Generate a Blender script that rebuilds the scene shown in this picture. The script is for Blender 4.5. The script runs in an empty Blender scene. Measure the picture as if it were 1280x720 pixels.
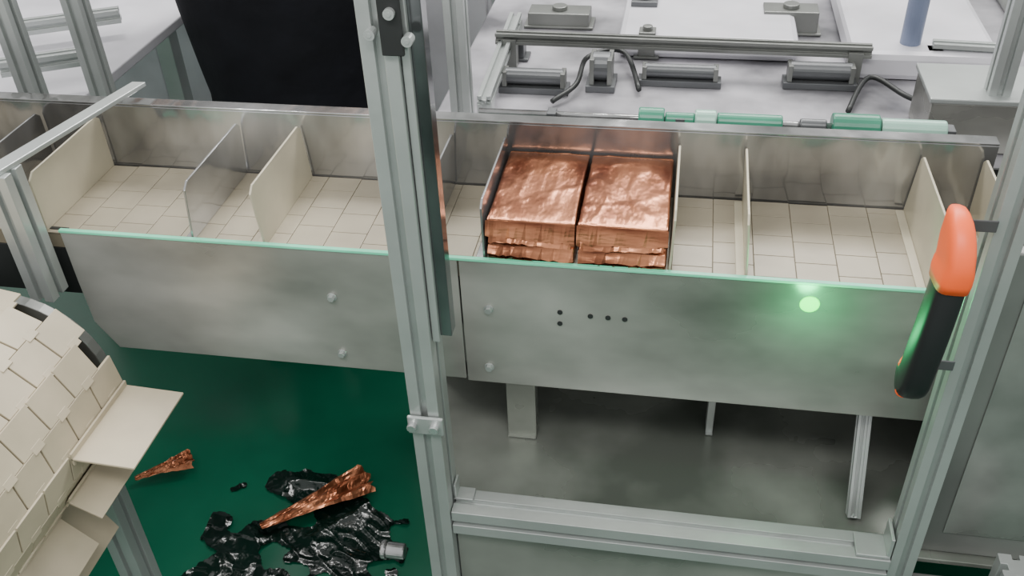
import bpy, bmesh, math, random
from mathutils import Vector, Matrix, noise
random.seed(7)
C = bpy.context.scene.collection
# ---------------------------------------------------------------- camera
F = 1200.0
Xc = Vector((7450, 551, -1200)).normalized()
Yc = Vector((260, -900, 1200)); Yc = (Yc - Xc*Yc.dot(Xc)).normalized()
Zc = Xc.cross(Yc).normalized()
if Zc.y > 0: Zc = -Zc
right = Vector((Xc.x, Yc.x, Zc.x)); down = Vector((Xc.y, Yc.y, Zc.y)); fwd = Vector((Xc.z, Yc.z, Zc.z))
CAM = Vector((0, -.884, 1.432))
cam = bpy.data.cameras.new('camera'); co = bpy.data.objects.new('camera', cam); C.objects.link(co)
cam.sensor_width = 36; cam.lens = F/1280*36; cam.clip_start = .02
M = Matrix((( right.x, -down.x, -fwd.x, CAM.x), (right.y, -down.y, -fwd.y, CAM.y), (right.z, -down.z, -fwd.z, CAM.z), (0,0,0,1)))
co.matrix_world = M
bpy.context.scene.camera = co
def U(px, py, ax, val):
    "measure: point of the real plane (x, y or z = val) seen at a photo pixel"
    d = right*(px-640) + down*(py-360) + fwd*F
    i = 'xyz'.index(ax)
    return CAM + d*((val-CAM[i])/d[i])
# ---------------------------------------------------------------- materials
def lin(c):
    return tuple(((v/255)/12.92 if v/255 <= .04045 else ((v/255+.055)/1.055)**2.4) for v in c)
def mat(name, col, rough=.5, metal=0., var=.12, scale=8., bump=.0, bscale=60., stretch=(1,1,1), spec=.5, emit=None, es=0., col2=None, rvar=.0, bdist=.01):
    m = bpy.data.materials.new(name); m.use_nodes = True
    nt = m.node_tree; b = nt.nodes['Principled BSDF']
    tc = nt.nodes.new('ShaderNodeTexCoord'); mp = nt.nodes.new('ShaderNodeMapping'); mp.inputs['Scale'].default_value = stretch
    nt.links.new(tc.outputs['Object'], mp.inputs[0])
    n = nt.nodes.new('ShaderNodeTexNoise'); n.inputs['Scale'].default_value = scale; n.inputs['Detail'].default_value = 5
    nt.links.new(mp.outputs[0], n.inputs['Vector'])
    r = nt.nodes.new('ShaderNodeValToRGB'); L = lin(col)
    a = tuple(max(0, v*(1-var)) for v in L); c = tuple(min(1, v*(1+var)) for v in L)
    if col2: c = lin(col2)
    r.color_ramp.elements[0].color = (*a, 1); r.color_ramp.elements[1].color = (*c, 1)
    r.color_ramp.elements[0].position = .35; r.color_ramp.elements[1].position = .65
    nt.links.new(n.outputs[0], r.inputs[0]); nt.links.new(r.outputs[0], b.inputs['Base Color'])
    b.inputs['Roughness'].default_value = rough; b.inputs['Metallic'].default_value = metal
    b.inputs['Specular IOR Level'].default_value = spec
    if rvar:
        mr = nt.nodes.new('ShaderNodeMapRange'); mr.inputs[3].default_value = rough-rvar; mr.inputs[4].default_value = rough+rvar
        mr.inputs[1].default_value = .3; mr.inputs[2].default_value = .7
        nt.links.new(n.outputs[0], mr.inputs[0]); nt.links.new(mr.outputs[0], b.inputs['Roughness'])
    if bump:
        n2 = nt.nodes.new('ShaderNodeTexNoise'); n2.inputs['Scale'].default_value = bscale; n2.inputs['Detail'].default_value = 3
        nt.links.new(mp.outputs[0], n2.inputs['Vector'])
        bp = nt.nodes.new('ShaderNodeBump'); bp.inputs['Strength'].default_value = bump; bp.inputs['Distance'].default_value = bdist
        nt.links.new(n2.outputs[0], bp.inputs['Height']); nt.links.new(bp.outputs[0], b.inputs['Normal'])
    if emit:
        b.inputs['Emission Color'].default_value = (*lin(emit), 1); b.inputs['Emission Strength'].default_value = es
    return m
STEEL = mat('brushed_steel', (120,120,115), .3, .5, .25, 2.6, .35, 3.0, (1,1,1.8), rvar=.12, col2=(184,184,178), bdist=.025)  # lighter blotches paint haze and highlight patches into the steel colour
STEELB = mat('polished_steel', (134,134,133), .17, .8, .25, 3.0, .45, 5, (1.4,1,.7), rvar=.1, col2=(222,223,224), bdist=.03)  # bright blotches put reflected hot patches into the base colour
STEELD = mat('dull_steel', (116,118,115), .38, .45, .25, 4)
BASE = mat('base_steel', (128,134,126), .32, .4, .25, 3., .2, 4, rvar=.1, bdist=.02, col2=(166,168,162))
GLOSSY = mat('glossy_base_steel', (112,118,110), .3, .4, .25, 3.2, .3, 3, rvar=.1, bdist=.03, col2=(172,176,168))
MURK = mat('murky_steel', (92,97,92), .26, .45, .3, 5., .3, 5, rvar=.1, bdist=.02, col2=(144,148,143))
ALU = mat('aluminium', (172,177,175), .34, .55, .08, 10, .03, 60)
BEIGE = mat('beige_plastic', (178,167,144), .5, 0, .12, 9, .03, 40)
BELT = mat('belt_beige', (150,142,124), .36, .1, .2, 5, .03, 40)
BELTD = mat('belt_seam', (116,108,91), .6, .0, .1, 5)
FLIGHT = mat('flight_cream', (182,175,154), .33, .1, .12, 9)
DARK = mat('dark_metal', (46,48,48), .45, .4, .2)
MID = mat('mid_grey_metal', (92,94,96), .4, .5, .2)
CLOTH = mat('black_cloth', (17,18,23), .85, 0, .3, 9, .3, 14, spec=.2, bdist=.02)
SKIN = mat('skin', (205,160,135), .5, 0, .05)
HAIR = mat('black_hair', (18,15,14), .5, 0, .2, 40)
EYE = mat('eye', (40,30,26), .2, 0, .05)
RUBBER = mat('black_grip', (26,26,28), .42, 0, .15, 12)
ORANGE = mat('orange_plastic', (255,100,42), .45, 0, .05)
FOIL = mat('copper_foil', (122,62,34), .25, .78, .3, 8, .5, 20, (1.6,.8,1), col2=(202,136,100), rvar=.08, bdist=.008)  # paler second tone paints pinkish highlights into the copper
FOILD = mat('folded_copper_foil', (104,50,28), .28, .75, .3, 16, .4, 22, (.6,1,3), col2=(200,134,98), bdist=.007)
GREENF = mat('green_epoxy', (6,82,59), .2, 0, .3, 2.2, .03, 8, rvar=.08)
GREENP = mat('green_plastic', (48,124,98), .35, 0, .15)
PALEG = mat('pale_green_plastic', (140,178,162), .35, .1)
GREENL = mat('green_lit_edge', (110,190,160), .25, 0, .15, 9, emit=(60,220,160), es=.25)  # weak emission paints the green glow of the strip; it is no lamp
LED = mat('green_led', (40,230,110), .3, 0, .05, emit=(10,255,80), es=1.1)
WHITE = mat('white_panel', (200,199,205), .36, .15, .15, 5, .2, 5, bdist=.02)
PALE = mat('pale_grey_panel', (112,112,116), .28, .35, .3, 5, .25, 6, bdist=.02, col2=(196,194,200))
BLUEG = mat('blue_grey_paint', (112,122,146), .4, .2, .15)
MIRROR = mat('dark_gloss_strip', (70,74,76), .16, .8, .5, 6, .1, 6, (1,1,.4), col2=(170,174,176))  # silver blotches are highlights painted into the dark colour
FILM = mat('black_film', (8,40,31), .16, 0, .5, 7, .4, 26, col2=(7,17,14))
WALL = mat('wall_paint', (205,206,204), .8, 0, .04, 2)
# ---------------------------------------------------------------- mesh helpers
class MB:
    def __init__(s): s.bm = bmesh.new()
    def box(s, a, b):
        vs = [s.bm.verts.new((x,y,z)) for x in (a[0],b[0]) for y in (a[1],b[1]) for z in (a[2],b[2])]
        for f in ((0,1,3,2),(4,6,7,5),(0,4,5,1),(2,3,7,6),(0,2,6,4),(1,5,7,3)):
            s.bm.faces.new([vs[i] for i in f])
        return vs
    def obox(s, c, size, rot):
        vs = s.box([-v/2 for v in size], [v/2 for v in size])
        for v in vs: v.co = rot @ v.co + Vector(c)
    def prism(s, pts, off):
        off = Vector(off); a = [s.bm.verts.new(p) for p in pts]; b = [s.bm.verts.new(Vector(p)+off) for p in pts]
        s.bm.faces.new(a); s.bm.faces.new(b[::-1]); n = len(a)
        for i in range(n): s.bm.faces.new((a[i], b[i], b[(i+1)%n], a[(i+1)%n]))
    def sweep(s, path, ws, hs=None, seg=14, up=(0,0,1), power=1.0, cap=True):
        path = [Vector(p) for p in path]; n = len(path)
        if not isinstance(ws, (list,tuple)): ws = [ws]*n
        hs = ws if hs is None else (hs if isinstance(hs,(list,tuple)) else [hs]*n)
        rings = []; side0 = None
        for i, p in enumerate(path):
            t = (path[min(i+1,n-1)] - path[max(i-1,0)]).normalized()
            u = Vector(up)
            if abs(u.dot(t)) > .97: u = Vector((1,0,0)) if abs(t.x) < .9 else Vector((0,1,0))
            if side0 is None: sd = t.cross(u).normalized()
            else: sd = (side0 - t*side0.dot(t)).normalized()
            side0 = sd; w = sd.cross(t)
            ring = []
            for k in range(seg):
                a = 2*math.pi*k/seg; c, q = math.cos(a), math.sin(a)
                c = math.copysign(abs(c)**power, c); q = math.copysign(abs(q)**power, q)
                ring.append(s.bm.verts.new(p + sd*(c*ws[i]) + w*(q*hs[i])))
            rings.append(ring)
        for i in range(n-1):
            for k in range(seg):
                s.bm.faces.new((rings[i][k], rings[i][(k+1)%seg], rings[i+1][(k+1)%seg], rings[i+1][k]))
        if cap: s.bm.faces.new(rings[0][::-1]); s.bm.faces.new(rings[-1])
    def loft(s, rows, seg=40, fold=0., seed=0.):
        "rows: (cx, cy, z, rx, ry) ellipses"
        R = []
        for (cx,cy,z,rx,ry) in rows:
            ring = []
            for k in range(seg):
                a = 2*math.pi*k/seg; c, q = math.cos(a), math.sin(a)
                f = 1+fold*noise.noise(Vector((c*2.2+seed,q*2.2,z*2.5)))
                ring.append(s.bm.verts.new((cx+math.copysign(abs(c)**.85,c)*rx*f, cy+math.copysign(abs(q)**.85,q)*ry*f, z)))
            R.append(ring)
        for i in range(len(R)-1):
            for k in range(seg): s.bm.faces.new((R[i][k],R[i][(k+1)%seg],R[i+1][(k+1)%seg],R[i+1][k]))
        s.bm.faces.new(R[0][::-1]); s.bm.faces.new(R[-1])
    def cyl(s, a, b, r, seg=20): s.sweep([a, b], r, seg=seg)
    def profile(s, a, b, w=.04, h=.04, up=(0,1,0), slot=.008, dep=.007):
        "T-slot extrusion; w across, h along 'up'"
        a = Vector(a); b = Vector(b); t = (b-a).normalized(); u = Vector(up); u = (u-t*u.dot(t)).normalized(); r = t.cross(u)
        W, H, q = w/2, h/2, slot/2
        pts = [(-W,-H),(-q,-H),(-q,-H+dep),(q,-H+dep),(q,-H),(W,-H),(W,-q),(W-dep,-q),(W-dep,q),(W,q),(W,H),(q,H),(q,H-dep),(-q,H-dep),(-q,H),(-W,H),(-W,q),(-W+dep,q),(-W+dep,-q),(-W,-q)]
        s.prism([a + r*x + u*y for x, y in pts], b-a)
    def build(s, name, m, parent=None, bevel=0., smooth=False, org=None, kind=None, label=None):
        bmesh.ops.recalc_face_normals(s.bm, faces=s.bm.faces)
        off = Vector((0,0,0))
        if parent is not None:
            p = parent
            while p: off = off + p.location; p = p.parent
        else:
            xs = [v.co for v in s.bm.verts]
            off = Vector(((min(v.x for v in xs)+max(v.x for v in xs))/2, (min(v.y for v in xs)+max(v.y for v in xs))/2, min(v.z for v in xs))) if org is None else Vector(org)
        for v in s.bm.verts: v.co -= off
        me = bpy.data.meshes.new(name); s.bm.to_mesh(me); s.bm.free()
        if smooth: me.polygons.foreach_set('use_smooth', [True]*len(me.polygons))
        me.materials.append(m); o = bpy.data.objects.new(name, me); C.objects.link(o)
        if parent is not None: o.parent = parent
        else: o.location = off
        if bevel:
            bv = o.modifiers.new('bevel', 'BEVEL'); bv.width = bevel; bv.segments = 2; bv.limit_method = 'ANGLE'
        if kind: o['kind'] = kind
        if label: o['label'] = label
        return o
def thing(name, label, cat, loc, group=None):
    o = bpy.data.objects.new(name, None); C.objects.link(o); o.location = loc; o.empty_display_size = .05
    o['label'] = label; o['category'] = cat
    if group: o['group'] = group
    return o
def tag(o, label, cat, group=None):
    o['label'] = label; o['category'] = cat
    if group: o['group'] = group
    return o
def bxo(name, m, parent, a, b, bevel=.001, **k):
    q = MB(); q.box(a, b); return q.build(name, m, parent, bevel, **k)
# ---------------------------------------------------------------- setting
q = MB(); q.box((-4,-3,-.05),(4,4,0)); q.build('floor', GREENF, kind='structure')
q = MB(); q.box((-4,4,0),(4,4.1,3)); q.build('wall_back', WALL, kind='structure')
# ---------------------------------------------------------------- trough conveyor
ZT, ZB = .800, .795
T = thing('trough_conveyor', 'long stainless steel trough conveyor with beige slat belt and upright dividers', 'conveyor', (-.2,.09,0))
XL, XR = -1.35, .366
YB = .180
def poly_panel(pts, name, m=STEEL, y0=0., th=-.004):
    q = MB(); q.prism([(x, y0, z) for x, z in pts], (0, -th, 0)); return q.build(name, m, T, .001)
def xz(px, py): p = U(px, py, 'y', 0.); return (p.x, p.z)
zb = xz(640,478)[1]
xs = -.242
poly_panel([(-.747,ZT),(-.747,ZT-.075),xz(118,402),xz(150,434),(xs,zb),(xs,ZT)], 'side_panel')
poly_panel([(xs+.002,ZT),(xs+.002,zb-.003),(XR,zb-.003),(XR,ZT)], 'side_panel')
bxo('bottom_lip', STEELD, T, (-.66,.004,zb), (XR,.03,zb+.003))
bxo('end_cheek', DARK, T, (-1.35,.012,.70), (-.745,.018,ZT-.004))
q = MB(); q.box((XL,YB,.66),(XR,YB+.003,.885)); q.box((XL,YB+.0005,.885),(XR,YB+.02,.888))
q.build('back_panel', STEELB, T, .0008)
bxo('under_tray', DARK, T, (-1.34,.006,.70), (XR-.003,YB-.002,.772))
q = MB(); q.box((-1.34,.006,.773),(XR-.003,YB-.002,.7935))
q.build('belt_carrier', BELTD, T)
q = MB(); pw, pl = .0425, .046
i = 0; x = -1.33
while x < XR-.01:
    for j in range(6):
        y0 = .006 + (j-(0,.5,.25,.75)[i%4])*pw; y1 = y0+pw-.0008
        y0 = max(y0,.006); y1 = min(y1, YB-.003)
        if y1-y0 < .006: continue
        q.box((x,y0,.7925),(min(x+pl-.0008,XR-.004),y1,ZB))
    x += pl; i += 1
q.build('slat_belt', BELT, T, .0004)
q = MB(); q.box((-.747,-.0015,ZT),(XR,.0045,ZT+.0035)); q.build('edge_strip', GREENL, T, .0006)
def divider(x, m, lean=0.):
    q = MB(); h = .078
    pts = [(x,.008,ZB),(x,YB-.004,ZB),(x+lean,YB-.004,ZB+h*.92),(x+lean,YB-.012,ZB+h),(x+lean*1.2,.020,ZB+h),(x+lean*1.2,.010,ZB+h*.9)]
    q.prism(pts, (.0028,0,0))
    q.box((x-.010,.012,ZB),(x+.0,YB-.008,ZB+.002))
    return q.build('divider', m, T, .0007)
for x, m, ln in ((-.772,FLIGHT,.0),(-.575,STEELB,.004),(-.482,FLIGHT,-.005),(-.285,STEELB,.003),(-.212,STEELB,-.001),(.0,FLIGHT,.002),(.085,FLIGHT,-.004),(.277,FLIGHT,.006),(.352,FLIGHT,0),(-1.06,FLIGHT,0),(-.86,STEELB,0)):
    divider(x, m, ln)
def bolt(px, py, r=.0055):
    p = U(px, py, 'y', 0.); q = MB()
    q.cyl((p.x,.0,p.z),(p.x,-.0015,p.z), r*1.35, 18); q.cyl((p.x,-.0012,p.z),(p.x,-.006,p.z), r, 6)
    q.build('bolt', ALU, T, .0004)
for a in ((415,371),(428,441),(611,386),(612,458)): bolt(*a, r=.0045)
for a in ((700,390),(700,404),(738,395),(760,397),(781,399)):
    p = U(*a, 'y', 0.); q = MB(); q.cyl((p.x,-.0002,p.z),(p.x,-.0012,p.z), .0032, 14); q.build('screw_hole', DARK, T)
p = U(1012,380,'y',0.)
q = MB(); q.sweep([(p.x,-.0002,p.z),(p.x,-.0010,p.z),(p.x,-.0014,p.z)], [.011,.0108,.010], seg=28)
q.build('indicator_lamp', LED, T, smooth=False)
p = U(355,448,'y',.09)
q = MB(); q.prism([(p.x-.03,.09,.62),(p.x+.03,.09,.62),(p.x+.005,.09,.55),(p.x-.005,.09,.55)], (0,.004,0)); q.box((p.x-.03,.02,.62),(p.x+.03,.16,.624)); q.build('hanging_tab', MID, T, .001)
G = thing('guide_bracket', 'aluminium upright with flat crossbar over the left end of the trough', 'bracket', (-.768,-.03,.72))
q = MB(); q.profile((-.768,-.03,.725),(-.768,-.03,.903), .032, .034); q.build('upright', ALU, G, .0006)
q = MB(); q.prism([(-.785,-.05,.903),(-.762,-.05,.903),(-.705,.205,.903),(-.724,.205,.903)], (0,0,.006)); q.build('crossbar', ALU, G, .001)
# ---------------------------------------------------------------- foil packs
def foil_pack(name, x0, x1, y0, y1, z0, h, seed, label):
    R = thing(name, label, 'food pack', ((x0+x1)/2,(y0+y1)/2,z0), 'copper foil packs in the trough')
    bm = bmesh.new()
    w, l = (x1-x0), (y1-y0)
    bmesh.ops.create_cube(bm, size=1)
    bmesh.ops.subdivide_edges(bm, edges=bm.edges[:], cuts=35, use_grid_fill=True)
    for v in bm.verts:
        c = v.co.copy()*2
        s = [c.x*w/2, c.y*l/2, c.z*h/2]
        r = .003
        inner = Vector([max(-(d-r), min(d-r, t)) for t, d in zip(s,(w/2,l/2,h/2))]); dlt = Vector(s)-inner
        P = inner + (dlt.normalized()*r if dlt.length > 1e-6 else dlt)
        a = 1-abs(noise.noise(Vector((P.x*26+seed, P.y*9, P.z*24))))*2; b2 = noise.noise(Vector((P.x*11+seed*2, P.y*9, P.z*11)))
        a3 = 1-abs(noise.noise(Vector((P.x*12-P.y*10+seed, P.y*20, P.z*20+4))))*2
        nn = dlt.normalized() if dlt.length > 1e-6 else Vector((0,0,0))
        P += nn*(max(0,a-.7)*.0026 + max(0,a3-.8)*.0030 + b2*.0008 - .0012)
        if c.z > .95 : P.z -= .0015*max(0,abs(c.y)-.8)/.2
        if c.y < -.7:
            g = math.exp(-((c.z+.08+.05*math.sin(c.x*4+seed))/.13)**2)*(-.7-c.y)/.3
            P.y += .009*g
        v.co = P + Vector((0,0,h/2+.0005))
    me = bpy.data.meshes.new('wrapper'); bm.to_mesh(me); bm.free(); me.polygons.foreach_set('use_smooth',[True]*len(me.polygons))
    me.materials.append(FOIL); o = bpy.data.objects.new('wrapper', me); C.objects.link(o); o.parent = R
    yf = y0-.001
    for (zt, zl, inset, out) in ((.985,.62,.000,.0050),(.72,.52,.004,.0066),(.40,.20,.002,.0062),(.02,.14,.004,.0066)):
        q = MB(); n = 22; A=[];B=[];A2=[];B2=[]
        for i in range(n+1):
            f = i/n; X = x0+inset+(w-2*inset)*f; wob = noise.noise(Vector((i*.4+seed,zt*9,0)))+.7*noise.noise(Vector((i*1.1+seed,zt*5,7)))
            sl = (.10 if seed < 5 else -.08)*(f-.5)
            A.append(q.bm.verts.new((X, yf, z0+h*(zt+sl*.1)))); B.append(q.bm.verts.new((X+.001*wob, yf-out-.0020*wob, z0+h*(zl-sl)+.0042*wob)))
            A2.append(q.bm.verts.new((X, yf-.001, z0+h*(zt+sl*.1)+.0008))); B2.append(q.bm.verts.new((X+.001*wob, yf-out-.0018-.0020*wob, z0+h*(zl-sl)+.0042*wob+.0004)))
        for i in range(n):
            for r1, r2 in ((A,B),(B,B2),(B2,A2),(A2,A)): q.bm.faces.new((r1[i],r1[i+1],r2[i+1],r2[i]))
        q.bm.faces.new((A[0],B[0],B2[0],A2[0])); q.bm.faces.new((A[n],B[n],B2[n],A2[n]))
        q.build('end_fold', FOILD, R)
    return R
foil_pack('foil_pack', -.2075,-.1055, .012,.1765, ZB, .056, 3., 'copper foil wrapped food pack lying nearer the aluminium post')
foil_pack('foil_pack', -.1035,-.0020, .012,.1765, ZB, .056, 11., 'copper foil wrapped food pack farther from the aluminium post')
# ---------------------------------------------------------------- guard frame
GX = thing('guard_frame', 'aluminium profile guard frame standing in front of the steel trough', 'machine frame', (0,-.10,0))
q = MB(); q.profile((-.262,-.10,0),(-.262,-.10,1.60), .034, .045); q.build('post', ALU, GX, .0006)
q = MB(); q.profile((.294,-.10,.04),(.294,-.10,1.60), .028, .032); q.build('post', ALU, GX, .0006)
q = MB(); q.profile((-.244,-.10,.480),(.279,-.10,.480), .04, .04, up=(0,0,1)); q.build('rail', ALU, GX, .0006)
bxo('kick_panel', BASE, GX, (-.244,-.104,.05), (.278,-.098,.458))
q = MB(); q.prism([(-.244,-.078,.455),(.80,-.078,.455),(.80,.7,.455),(-.345,.7,.455),(-.345,.08,.455)],(0,0,.007)); q.build('base_plate', GLOSSY, GX, .001)
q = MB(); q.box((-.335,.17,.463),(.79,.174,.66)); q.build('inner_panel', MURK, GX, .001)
zc = U(552,412,'y',-.10).z
q = MB(); q.box((-.2445,-.110,zc),(-.224,-.092,1.60)); q.build('hinge_strip', MIRROR, GX, .001)
q = MB(); q.box((-.2440,-.117,zc-.004),(-.236,-.1105,1.60)); q.build('seal_strip', ALU, GX, .001)
p = U(487,20,'y',-.125)
q = MB(); q.box((p.x-.010,-.128,p.z-.035),(p.x+.010,-.1235,p.z+.12)); q.build('joint_plate', DARK, GX, .001)
for (px,py) in ((487,16),(463,42),(510,50)):
    p = U(px,py,'y',-.128); q = MB(); q.cyl((p.x,-.1225,p.z),(p.x,-.133,p.z),.005,16); q.cyl((p.x,-.1331,p.z),(p.x,-.1335,p.z),.0025,6); q.build('bolt', ALU, GX, .0005)
p = U(527,530,'y',-.125)
q = MB(); q.box((p.x-.016,-.128,p.z-.014),(p.x+.026,-.1235,p.z+.012)); q.build('corner_bracket', ALU, GX, .0015)
for s in (-.010,.016):
    q = MB(); q.cyl((p.x+s,-.127,p.z),(p.x+s,-.135,p.z),.0055,12); q.build('bolt', STEELB, GX, .0005)
q = MB(); q.box((-.244,-.10,.501),(-.220,-.08,.504)); q.box((-.244,-.10,.504),(-.241,-.08,.526)); q.build('corner_bracket', ALU, GX, .0008)
q = MB(); q.box((.240,-.118,.501),(.278,-.085,.505)); q.box((.274,-.118,.505),(.278,-.085,.535)); q.build('corner_bracket', ALU, GX, .0008)
# handle
HX = .239
z1, z0 = .967, .794
for z in (z1-.006,z0+.006):
    q = MB(); q.box((.236,-.120,z-.006),(.281,-.1185,z+.006)); q.build('handle_mount', MID, GX, .001)
OUT = .034
up_arc = [(HX+.002+.002*k/8, -.120-OUT*math.sin(k/8*math.pi/2), z1-.026*(1-math.cos(k/8*math.pi/2))) for k in range(9)]
lo_arc = [(HX-.002, -.120-OUT*math.sin(k/8*math.pi/2), z0+.022*(1-math.cos(k/8*math.pi/2))) for k in range(9)]
zt, zl = z1-.026, z0+.022
grip = [(HX+.004-.006*t, -.120-OUT-.002*math.sin(math.pi*t), zt+(zl-zt)*t) for t in [i/14 for i in range(15)]]
pth = grip[1:14]+lo_arc[::-1][:6]; n = len(pth)
h = MB(); h.sweep(pth, [.0185+.0014*math.sin(i/(n-1)*math.pi) for i in range(n)], [.0135]*n, seg=20, up=(1,0,0), power=.6)
gr = h.build('grip', RUBBER, GX, smooth=True)
pth = up_arc+grip[1:3]; n = len(pth)
h = MB(); h.sweep(pth, [.016,.020,.023,.025,.026,.026,.0255,.025,.024,.023,.021], [.006,.0085,.0095,.0105,.011,.0115,.012,.012,.0135,.0145,.0142], seg=22, up=(1,0,0), power=.5)
h.build('upper_cap', ORANGE, gr, smooth=True)
h = MB(); h.sweep(lo_arc[:5], [.017,.0195,.021,.0208,.0195], [.006,.0085,.0105,.0125,.013], seg=22, up=(1,0,0), power=.5)
h.build('lower_cap', ORANGE, gr, smooth=True)
# legs of the trough behind the guard
for (px, yy, w_, m_) in ((655,.06,.020,GLOSSY),(880,.10,.005,ALU)):
    p = U(px, 590, 'y', yy)
    L = MB(); L.box((p.x-w_,yy,.463),(p.x+w_,yy+.02,zb+.02)); L.box((p.x-w_,yy-.006,.463),(p.x+w_,yy+.02,.466))
    tag(L.build('support_leg', m_, None, .001), ('wide grey steel support leg under the trough close to the aluminium post' if px<700 else 'thin aluminium support leg under the middle of the guarded bay'), 'support leg', 'legs under the trough')
L = MB(); a = U(1088,500,'y',.02)
L.profile((a.x,.04,zb-.006),(a.x+.0,-.03,.470), .016,.016)
tag(L.build('brace', ALU, None, .0006), 'thin slanted aluminium brace under the right end of the trough', 'brace')
# right side cabinet
R = thing('side_cabinet', 'grey steel cabinet at the right end of the trough', 'cabinet', (.6,.06,0))
bxo('body', STEELD, R, (.372,-.05,.463), (.95,.165,.885), .002)
bxo('lower_body', STEELD, R, (.314,-.100,0.05), (.95,-.092,.452), .002)
bxo('door_panel', STEELD, R, (.318,-.066,.463), (.95,-.0505,.90), .002)
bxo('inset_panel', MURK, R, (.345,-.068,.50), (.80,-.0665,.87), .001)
q = MB(); q.profile((.398,-.15,.0),(.398,-.15,.55), .036,.036); tag(q.build('profile_post', ALU, None, .0006), 'short aluminium post in front of the grey side cabinet', 'post')
# ---------------------------------------------------------------- left slat conveyor turning over a drum
S = thing('slat_conveyor', 'beige slat conveyor curving down over its end drum beside the trough', 'conveyor', (-.77,-.21,0))
CX, CZ, RR = -.790, .648, .135
ya, yb = -.46, -.095
q = MB(); q.cyl((CX,ya+.004,CZ),(CX,yb-.026,CZ), RR-.011, 48); q.box((-1.3,ya+.004,CZ+RR-.03),(CX,yb-.026,CZ+RR-.011)); q.box((-1.3,ya+.004,CZ-RR+.011),(CX,yb-.026,CZ-RR+.03)); q.build('drum', BELTD, S)
q = MB()
nrow = 10; rowa = math.pi/nrow; ch = 2*RR*math.tan(rowa/2)*.985; pwid = .052
def slat_row(fn, k):
    for j in range(10):
        y1 = yb - (j+.5*(k%2))*pwid; y0 = y1-pwid+.0022
        y0 = max(y0, ya); y1 = min(y1, yb)
        if y1-y0 > .005: fn(y0, y1, k)
for k in range(nrow):
    a = math.pi/2 - rowa*(k+.5)
    def fn(y0,y1,k,a=a):
        lift = .0010*((int(y0*1000)+k)%2)
        c = (CX+math.cos(a)*(RR-.004+lift),(y0+y1)/2,CZ+math.sin(a)*(RR-.004+lift))
        rm = Matrix.Rotation(math.pi/2-a+.03,3,'Y')
        q.obox(c,(ch*.985,y1-y0,.0035),rm)
        if y1-y0 > .03:
            c3 = Vector(c)+rm@Vector((ch*.5,0,.0006)); q.obox(c3,(.010,(y1-y0)*.36,.003),rm)
    slat_row(fn,k)
x = CX; k = 1
while x > -1.26:
    def fn(y0,y1,k,x=x): q.box((x-ch+.0018,y0,CZ+RR-.006),(x-.0005,y1,CZ+RR-.002)); q.box((x-ch+.001,y0,CZ-RR+.002),(x-.0005,y1,CZ-RR+.006))
    slat_row(fn,k); x -= ch; k += 1
q.build('slat_belt', BEIGE, S, .0006)
for a_deg, ln, y0, y1 in ((-3,.078,-.222,yb),(-30,.045,-.235,-.125),(-62,.090,-.30,-.165),(-46,.060,-.345,-.235),(-72,.075,-.40,-.27)):
    a = math.radians(a_deg); c = (CX+math.cos(a)*(RR+ln/2-.001),(y0+y1)/2,CZ+math.sin(a)*(RR+ln/2-.001))
    q = MB(); q.obox(c,(ln,y1-y0,.003),Matrix.Rotation(-a,3,'Y'))
    c2 = (CX+math.cos(a)*(RR+.001),(y0+y1)/2,CZ+math.sin(a)*(RR+.001)); q.obox(c2,(.003,y1-y0,.018),Matrix.Rotation(-a,3,'Y'))
    q.build('flight', BEIGE, S, .0006)
q = MB(); q.profile((-.715,-.13,0),(-.715,-.13,.54), .036,.036); q.build('leg', ALU, S, .0006)
q = MB(); q.profile((-.95,-.34,0),(-.95,-.34,.50), .04,.04); q.build('leg', ALU, S, .0006)
q = MB(); q.sweep([(CX,-.09,CZ),(CX,-.075,CZ)], .11, seg=40); q.box((-1.3,-.09,CZ-.04),(CX,-.078,CZ+.07)); q.build('side_plate', STEELD, S, .001)
# ---------------------------------------------------------------- litter on the floor
def wrapper(name, pxa, pxb, w, label, seed, m):
    A = U(*pxa,'z',.022); B = U(*pxb,'z',.022); d = B-A; n = 30; t = d.normalized(); s = Vector((-t.y,t.x,0))
    bm = bmesh.new(); rows = []
    for i in range(n+1):
        f = i/n; ww = w*(.22+.78*f)
        row = []
        for j in range(15):
            g = j/14*2-1
            fold = abs(((g*1.2+.2*math.sin(f*5)) % 1)-.5)*2
            hgt = .006*(1-g*g)*(.4+.6*f) + .013*fold*f + .003*noise.noise(Vector((i*.2+seed,j*.5,0)))
            e = .022*noise.noise(Vector((j*.9,seed,3))) if i == n else 0
            row.append(bm.verts.new(A + d*f + t*e + s*(ww*g*.5 + .002*noise.noise(Vector((i*.4,j*.4,seed)))) + Vector((0,0,max(-.004,hgt-.004)))))
        rows.append(row)
    for i in range(n):
        for j in range(14): bm.faces.new((rows[i][j],rows[i+1][j],rows[i+1][j+1],rows[i][j+1]))
    q = MB(); q.bm.free(); q.bm = bm
    o = q.build(name, m, None); so = o.modifiers.new('thickness','SOLIDIFY'); so.thickness = .001
    return tag(o, label, 'wrapper', 'copper foil litter on the floor')
wrapper('foil_wrapper', (325,656),(460,598), .075, 'long crumpled copper foil wrapper lying among black film on the green floor', 2., FOIL)
wrapper('foil_wrapper', (168,596),(240,574), .05, 'small crumpled copper wrapper beside the slat conveyor on the green floor', 9., FOIL)
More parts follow.
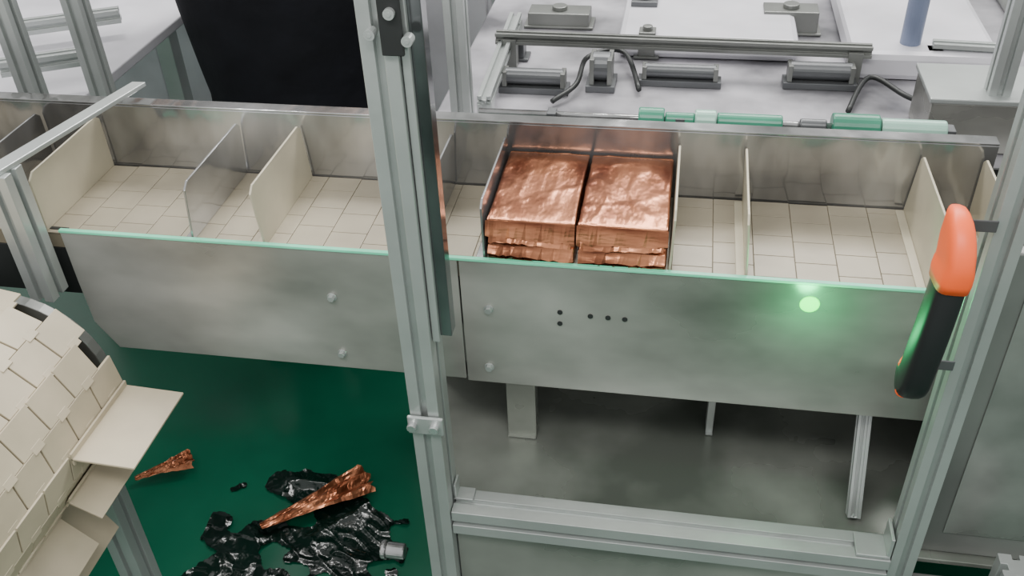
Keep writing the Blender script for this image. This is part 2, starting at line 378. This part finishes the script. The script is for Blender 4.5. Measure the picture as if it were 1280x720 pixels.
# one crumpled film heap with ragged holes and edges
cA, cB = U(235,770,'z',0), U(500,600,'z',0)
x0_, x1_, y0_, y1_ = cA.x-.05, cB.x+.06, cA.y, cB.y
bmq = bmesh.new(); nx, ny = 120, 110; grid = {}
def ridge(x, y, s): return 1-abs(noise.noise(Vector((x*s, y*s, s*.37))))*2
for i in range(nx):
    for j in range(ny):
        x = x0_+(x1_-x0_)*i/(nx-1); y = y0_+(y1_-y0_)*j/(ny-1)
        u = (i/(nx-1)-.5)*2; v = (j/(ny-1)-.42)*2
        fall = 1-(abs(u)**2.4+abs(v)**2.4)
        msk = noise.noise(Vector((x*9-y*4, y*14, 2.)))+.5*noise.noise(Vector((x*24, y*30, 5.))) + .45*fall - .12
        if msk > 0:
            z = .002 + .011*max(0,ridge(x-y*.4,y*1.3,9)-.45) + .005*max(0,ridge(x+y,y,26)-.5)
            grid[i,j] = bmq.verts.new((x,y,z))
for i in range(nx-1):
    for j in range(ny-1):
        k4 = [(i,j),(i+1,j),(i+1,j+1),(i,j+1)]; have = [grid[k] for k in k4 if k in grid]
        if len(have) >= 3: bmq.faces.new(have)
for v in [v for v in bmq.verts if not v.link_faces]: bmq.verts.remove(v)
q = MB(); q.bm.free(); q.bm = bmq
o = q.build('black_film', FILM, None, smooth=True); o['kind'] = 'stuff'; tag(o, 'heap of dark glossy crumpled film lying flat on the green floor', 'plastic film')
p = U(510,690,'y',-.09)
q = MB(); q.cyl((p.x-.030,-.09,p.z),(p.x-.004,-.09,p.z), .011, 24); q.cyl((p.x-.037,-.09,p.z),(p.x-.030,-.09,p.z), .013, 24)
q.build('knob', STEELB, GX, .002)
# ---------------------------------------------------------------- machinery behind
ZM = .72
Bm = thing('machine_bed', 'mottled grey machine bed running behind the trough back wall', 'machine bed', (0,.8,0))
bxo('top_plate', PALE, Bm, (-.40,.215,.70), (1.6,1.7,ZM), .003)
bxo('base', BASE, Bm, (-.30,.9,.0), (1.5,1.55,.70), .003)
q = MB(); q.box((-.2,.32,ZM),(.95,.41,ZM+.004)); q.box((-.2,.325,ZM+.004),(.95,.33,ZM+.016)); q.box((-.2,.40,ZM+.004),(.95,.405,ZM+.016)); q.build('dark_channel', DARK, Bm, .0008)
bxo('side_trough', MID, Bm, (-.1,.44,ZM), (.42,.50,ZM+.006), .001)
bxo('raised_cover', WHITE, Bm, (-.12,.78,ZM), (.20,1.25,ZM+.04), .012)
bxo('raised_cover', WHITE, Bm, (.28,.72,ZM), (.52,1.2,ZM+.05), .012)
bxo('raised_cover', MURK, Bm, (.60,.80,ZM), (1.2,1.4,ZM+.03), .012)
# standing person in black
yp_ = .735
pL, pR = U(184,8,'y',yp_), U(452,8,'y',yp_); qL, qR = U(240,132,'y',yp_), U(446,132,'y',yp_)
rx1, rx0 = (pR.x-pL.x)/2, (qR.x-qL.x)/2; cx1, cx0 = (pR.x+pL.x)/2, (qR.x+qL.x)/2
PX, PY = cx0, .86
Pp = thing('person', 'person in black clothes standing behind the trough, seen at hip height', 'person', (PX,PY,0))
V = []; E = []; RAD = []
def sv(x,y,z,r,par=None):
    V.append((x,y,z)); RAD.append(r if isinstance(r,tuple) else (r,r))
    if par is not None: E.append((par,len(V)-1))
    return len(V)-1
pel = sv(0,0,.93,(.13,.10)); wai = sv(0,-.01,1.06,(.12,.09),pel); che = sv(0,-.01,1.25,(.14,.10),wai); nb = sv(0,0,1.41,(.06,.055),che)
nk = sv(0,-.005,1.47,.048,nb); h1 = sv(0,-.02,1.53,(.066,.075),nk); h2 = sv(0,-.02,1.60,(.074,.09),h1); h3 = sv(0,-.015,1.67,(.060,.07),h2)
for s in (-1,1):
    a = sv(.165*s,0,1.37,.055,che); b = sv(.225*s,.01,1.12,.043,a); c = sv(.17*s,-.20,1.13,.029,b); d = sv(.155*s,-.27,1.13,(.036,.016),c)
    for j,(dx,ln) in enumerate(((-.030,.072),(-.010,.082),(.010,.078),(.029,.062))):
        e = sv(.155*s+dx,-.30,1.131,.0095,d); f = sv(.155*s+dx*1.15,-.30-ln*.5,1.126,.0088,e); sv(.155*s+dx*1.2,-.30-ln*.85,1.108,.0075,f)
    e = sv(.155*s-.038*s,-.255,1.122,.011,d); sv(.155*s-.058*s,-.29,1.112,.009,e)
    hp = sv(.09*s,0,.86,.085,pel); kn = sv(.09*s,-.01,.48,.058,hp); an = sv(.09*s,.02,.09,.04,kn); sv(.10*s,-.11,.035,(.038,.03),an)
me = bpy.data.meshes.new('body'); me.from_pydata(V,E,[]); me.update(); me.materials.append(SKIN)
bo = bpy.data.objects.new('body', me); C.objects.link(bo); bo.parent = Pp
sk = bo.modifiers.new('skin','SKIN'); lay = me.skin_vertices[0].data if me.skin_vertices else None
if lay is None:
    bpy.context.view_layer.objects.active = bo
    bpy.ops.mesh.customdata_skin_add(); lay = me.skin_vertices[0].data
for i,r in enumerate(RAD): lay[i].radius = r
lay[0].use_root = True; sk.use_smooth_shade = True
ss = bo.modifiers.new('smooth','SUBSURF'); ss.levels = 1; ss.render_levels = 2
zA, zB_ = qL.z, pL.z
def cxz(z):
    t = max(0,min(1,(z-zA)/(zB_-zA))); return cx0+(cx1-cx0)*t, rx0+(rx1-rx0)*t
rows = []
for k in range(30):
    z = .40+(1.40-.40)*k/29
    c_, r_ = cxz(z)
    if z > zB_: f = (z-zB_)/(1.40-zB_); r_ = r_*(1-.12*math.sin(f*math.pi)) if f < .8 else r_*(.93-.48*((f-.8)/.2)**1.5)
    if z < zA: r_ = rx0*(1+.06*(zA-z)/.2)
    ry = .118 if z < 1.2 else .118-.035*(z-1.2)/.2
    c_ = c_ + (PX-c_)*max(0,min(1,(z-.95)/.3))
    rows.append((c_, PY, z, r_, ry))
q = MB(); q.loft(rows, 48, .06, 3.); q.build('coat', CLOTH, Pp, smooth=True)
for s in (-1,1):
    q = MB(); q.sweep([(PX+.13*s,PY,1.37),(PX+.165*s,PY,1.36),(PX+.20*s,PY+.005,1.24),(PX+.228*s,PY+.01,1.13),(PX+.205*s,PY-.07,1.125),(PX+.178*s,PY-.17,1.13)],[.05,.066,.060,.055,.048,.040],seg=18); q.build('sleeve', CLOTH, Pp, smooth=True)
    q = MB(); q.sweep([(PX+.085*s,PY,.55),(PX+.09*s,PY-.01,.46),(PX+.09*s,PY+.01,.25),(PX+.09*s,PY+.02,.08)],[.088,.078,.066,.062],seg=20); q.build('trouser_leg', CLOTH, Pp, smooth=True)
    q = MB(); q.sweep([(PX+.09*s,PY+.075,.045),(PX+.09*s,PY+.04,.05),(PX+.095*s,PY-.05,.045),(PX+.10*s,PY-.12,.036),(PX+.10*s,PY-.155,.030)],[.03,.045,.050,.048,.028],[.040,.047,.042,.033,.022],seg=18); q.build('shoe', RUBBER, Pp, smooth=True)
    q = MB(); q.sweep([(PX+.030*s,PY-.092,1.585),(PX+.030*s,PY-.100,1.585)],[.011,.006],seg=12); q.build('eye', EYE, Pp, smooth=True)
q = MB(); q.sweep([(PX,PY-.090,1.590),(PX,PY-.103,1.565),(PX,PY-.108,1.553),(PX,PY-.098,1.546)],[.007,.010,.013,.010],seg=12); q.build('nose', SKIN, Pp, smooth=True)
q = MB(); q.loft([(PX,PY+.015,1.56,.080,.075),(PX,PY+.010,1.61,.086,.090),(PX,PY-.005,1.65,.085,.098),(PX,PY-.008,1.69,.072,.086),(PX,PY-.006,1.72,.045,.055),(PX,PY-.004,1.732,.012,.014)],28,.06,5.); q.build('hair', HAIR, Pp, smooth=True)
# pale cabinet behind the person
K = thing('back_cabinet', 'pale cabinet with plain doors standing behind the person in black', 'cabinet', (PX,1.45,0))
bxo('body', WHITE, K, (PX-.95,1.22,0), (-.44,1.70,.98), .004)
for i in range(3):
    x0_ = PX-.93+i*.44; bxo('door', WHITE, K, (x0_,1.205,.06), (min(x0_+.42,-.45),1.219,.95), .003)
# side table left of the person
xt = U(178,70,'z',.74).x-.02
Bl = thing('side_table', 'light grey table with low rim behind the left end of the trough', 'table', (-1.3,.5,0))
bxo('table_top', WHITE, Bl, (-1.9,.26,.72), (xt,1.15,.74), .003)
bxo('rim', ALU, Bl, (-1.9,.25,.70), (xt,.2595,.76), .002)
for (x,y) in ((-1.6,1.1),(-1.2,1.1)):
    bxo('leg', ALU, Bl, (x-.02,y-.02,0), (x+.02,y+.02,.72), .002)
def post(px, py, yy, z0, z1, w, lab, m=ALU):
    p = U(px,py,'y',yy); q = MB()
    q.profile((p.x,yy,z0),(p.x,yy,z1), w, w); return tag(q.build('frame_post', m, None, .0006), lab, 'post', 'frame posts behind the trough')
post(22,60,.34,.741,1.4,.03,'aluminium post at the far left behind the slat conveyor')
post(118,80,.42,.741,1.5,.03,'aluminium post left of the person in black')
post(575,90,.42,.721,1.5,.030,'aluminium post right of the central guard post on the machine bed')
post(1262,60,.50,.721,1.5,.03,'aluminium post behind the low steel box')
def xrail(pa,pb,z,lab):
    a = U(*pa,'z',z); b = U(*pb,'z',z); q = MB(); q.profile(a,b,.026,.026,up=(0,0,1)); tag(q.build('cross_rail', ALU, None, .0006), lab, 'rail', 'rails over the side table')
xrail((0,85),(104,70),.80,'horizontal aluminium rail over the light grey side table between two posts')
xrail((0,38),(150,18),.78,'horizontal aluminium rail at the far side of the light grey side table')
def rail(pa, pb, z, w, lab, m=ALU):
    a = U(*pa,'z',z); b = U(*pb,'z',z); q = MB(); q.profile(a,b,w,w,up=(0,0,1))
    for e in (a.lerp(b,.04), a.lerp(b,.96)): q.box((e.x-.012,e.y-.012,ZM+.001),(e.x+.012,e.y+.012,z))
    tag(q.build('bed_rail', m, None, .0006), lab, 'rail', 'rails on the machine bed')
rail((620,46),(1090,64),.775,.020,'long dull steel rail crossing the machine bed behind the grey rollers',STEELD)
rail((605,128),(645,22),.76,.022,'short aluminium rail running away from the trough beside the rear post')
rail((1165,60),(1268,66),.77,.024,'aluminium rail behind the low steel box')
# pneumatic line
N = thing('pneumatic_cylinder', 'green and steel pneumatic rod unit lying along the trough back wall', 'pneumatic cylinder', (.2,.30,ZM))
yp = .27
def gx(px): return U(px,152,'y',yp).x
zp = U(800,148,'y',yp).z
q = MB(); q.cyl((gx(600),yp,zp),(gx(1190),yp,zp),.005,14); q.build('rod', STEELB, N, smooth=True)
for a, b, r, m, nm in ((798,830,.015,GREENP,'end_block'),(831,868,.010,GREENP,'tube'),(868,895,.015,PALEG,'clamp'),(896,978,.012,GREENP,'tube'),(1000,1034,.009,MID,'coupling'),(1040,1100,.018,GREENP,'barrel'),(1102,1185,.014,PALEG,'sleeve')):
    q = MB(); q.cyl((gx(a),yp,zp),(gx(b),yp,zp),r,24); q.build(nm, m, N, .002)
for px in (690,850,1190):
    bxo('bracket', MID, N, (gx(px)-.006,yp-.010,ZM+.0005), (gx(px)+.006,yp+.010,zp+.006))
def motor(px, py, r, l, lab):
    p = U(px,py,'z',.74); zz0 = ZM+.012
    R = thing('roller_block', lab, 'machine part', (p.x,p.y,zz0), 'dark roller blocks on the machine bed')
    bxo('foot_plate', MID, R, (p.x-l/2-.01,p.y-r*1.2,ZM+.0005), (p.x+l/2+.01,p.y+r*1.2,zz0))
    for s in (-1,1):
        bxo('bracket', STEELD, R, (p.x+s*l/2-.004,p.y-r*1.0,zz0), (p.x+s*l/2+.004,p.y+r*1.0,zz0+r*1.9))
    q = MB(); q.cyl((p.x-l/2,p.y,zz0+r*1.05),(p.x+l/2,p.y,zz0+r*1.05), r, 24); q.build('roller', MID, R, .001)
motor(668,100,.014,.10,'grey roller block nearest the central post')
motor(752,94,.024,.030,'tall round grey roller block at the middle of the machine bed')
motor(850,92,.012,.12,'long grey roller block behind the green rod unit')
motor(1025,94,.015,.10,'grey roller block in front of the blue grey column')
for k,(pts,lab) in enumerate((([(690,128),(720,112),(735,80),(780,72),(800,118)],'thin black hose looping between two roller blocks'),([(1060,140),(1085,105),(1130,128),(1180,142)],'thin black hose beside the low steel box'))):
    P = [U(a,b,'z',.728) for a,b in pts]; out = []
    for i in range(len(P)-1):
        p0, p1, p2, p3 = P[max(i-1,0)], P[i], P[i+1], P[min(i+2,len(P)-1)]
        for s in range(8):
            t = s/8; v = .5*((2*p1)+(p2-p0)*t+(2*p0-5*p1+4*p2-p3)*t*t+(3*p1-p0-3*p2+p3)*t**3); v.z = .7295+.012*math.sin((i+t)/(len(P)-1)*math.pi); out.append(v)
    q = MB(); q.sweep(out,.0045,seg=10); tag(q.build('hose', DARK, None, smooth=True), lab, 'hose', 'black hoses on the machine bed')
for px,py,w_,d_,h_,m,lab in ((640,72,.05,.03,.035,MID,'small grey sensor block beside the short rail'),(905,62,.07,.03,.03,MID,'flat grey valve block behind the green rod unit'),(808,70,.03,.03,.05,STEELD,'small upright steel block between roller blocks'),(700,30,.12,.05,.03,STEELD,'flat dull steel plate on the far side of the machine bed'),(805,28,.05,.05,.05,MID,'tall grey block on the far side of the machine bed'),(985,38,.10,.05,.045,STEELD,'wide dull steel block left of the blue grey column')):
    p = U(px,py,'z',ZM); q = MB(); q.box((p.x-w_/2,p.y-d_/2,ZM+.001),(p.x+w_/2,p.y+d_/2,ZM+h_)); q.box((p.x-w_/2-.008,p.y-d_/2-.004,ZM+.001),(p.x+w_/2+.008,p.y+d_/2+.004,ZM+.006)); q.cyl((p.x,p.y,ZM+h_-.001),(p.x,p.y,ZM+h_+.008),min(w_,d_)*.3,16)
    tag(q.build('machine_block', m, None, .0015), lab, 'machine part', 'small blocks on the machine bed')
p = U(1130,88,'z',ZM)
K = thing('column', 'blue grey column with dark cap rising from the machine bed', 'column', (p.x,p.y,ZM))
q = MB(); q.cyl((p.x,p.y,.735),(p.x,p.y,.90),.017,24); q.build('shaft', BLUEG, K, .001)
q = MB(); q.box((p.x-.030,p.y-.026,ZM+.0005),(p.x+.030,p.y+.026,.735)); q.build('foot', STEELD, K, .002)
q = MB(); q.box((p.x-.028,p.y-.028,.90),(p.x+.028,p.y+.028,.96)); q.build('cap', DARK, K, .003)
p = U(1165,128,'z',.80)
K = thing('steel_box', 'low steel box with lid on the machine bed above the orange handle', 'box', (p.x+.1,p.y+.05,ZM))
bxo('body', STEEL, K, (p.x,p.y,ZM+.001), (p.x+.22,p.y+.12,.80), .003)
bxo('lid', ALU, K, (p.x-.004,p.y-.004,.80), (p.x+.224,p.y+.124,.808), .002)
# ---------------------------------------------------------------- light
w = bpy.data.worlds.new('world'); bpy.context.scene.world = w; w.use_nodes = True
w.node_tree.nodes['Background'].inputs[0].default_value = (.88,.88,.87,1); w.node_tree.nodes['Background'].inputs[1].default_value = 1.2
def area(loc, size, sy, e, aim, col=(1,.98,.95)):
    l = bpy.data.lights.new('ceiling_lamp','AREA'); l.shape = 'RECTANGLE'; l.size = size; l.size_y = sy; l.energy = e; l.color = col
    o = bpy.data.objects.new('ceiling_lamp', l); C.objects.link(o); o.location = loc
    o.rotation_euler = (Vector(aim)-Vector(loc)).to_track_quat('-Z','Y').to_euler()
area((-.6,1.6,2.9), 2.4,.3, 76, (-.2,.3,.6)); area((.9,2.2,2.9), 2.4,.3, 66, (.3,.3,.6)); area((-.3,-1.4,2.9), 2.4,.4, 60, (0,0,.5))
pl = bpy.data.lights.new('lamp_glow','POINT'); pl.energy = .34; pl.color = (.05,1,.3); pl.shadow_soft_size = .012
po = bpy.data.objects.new('lamp_glow', pl); C.objects.link(po); p = U(1012,376,'y',0.); po.location = (p.x,-.038,p.z)
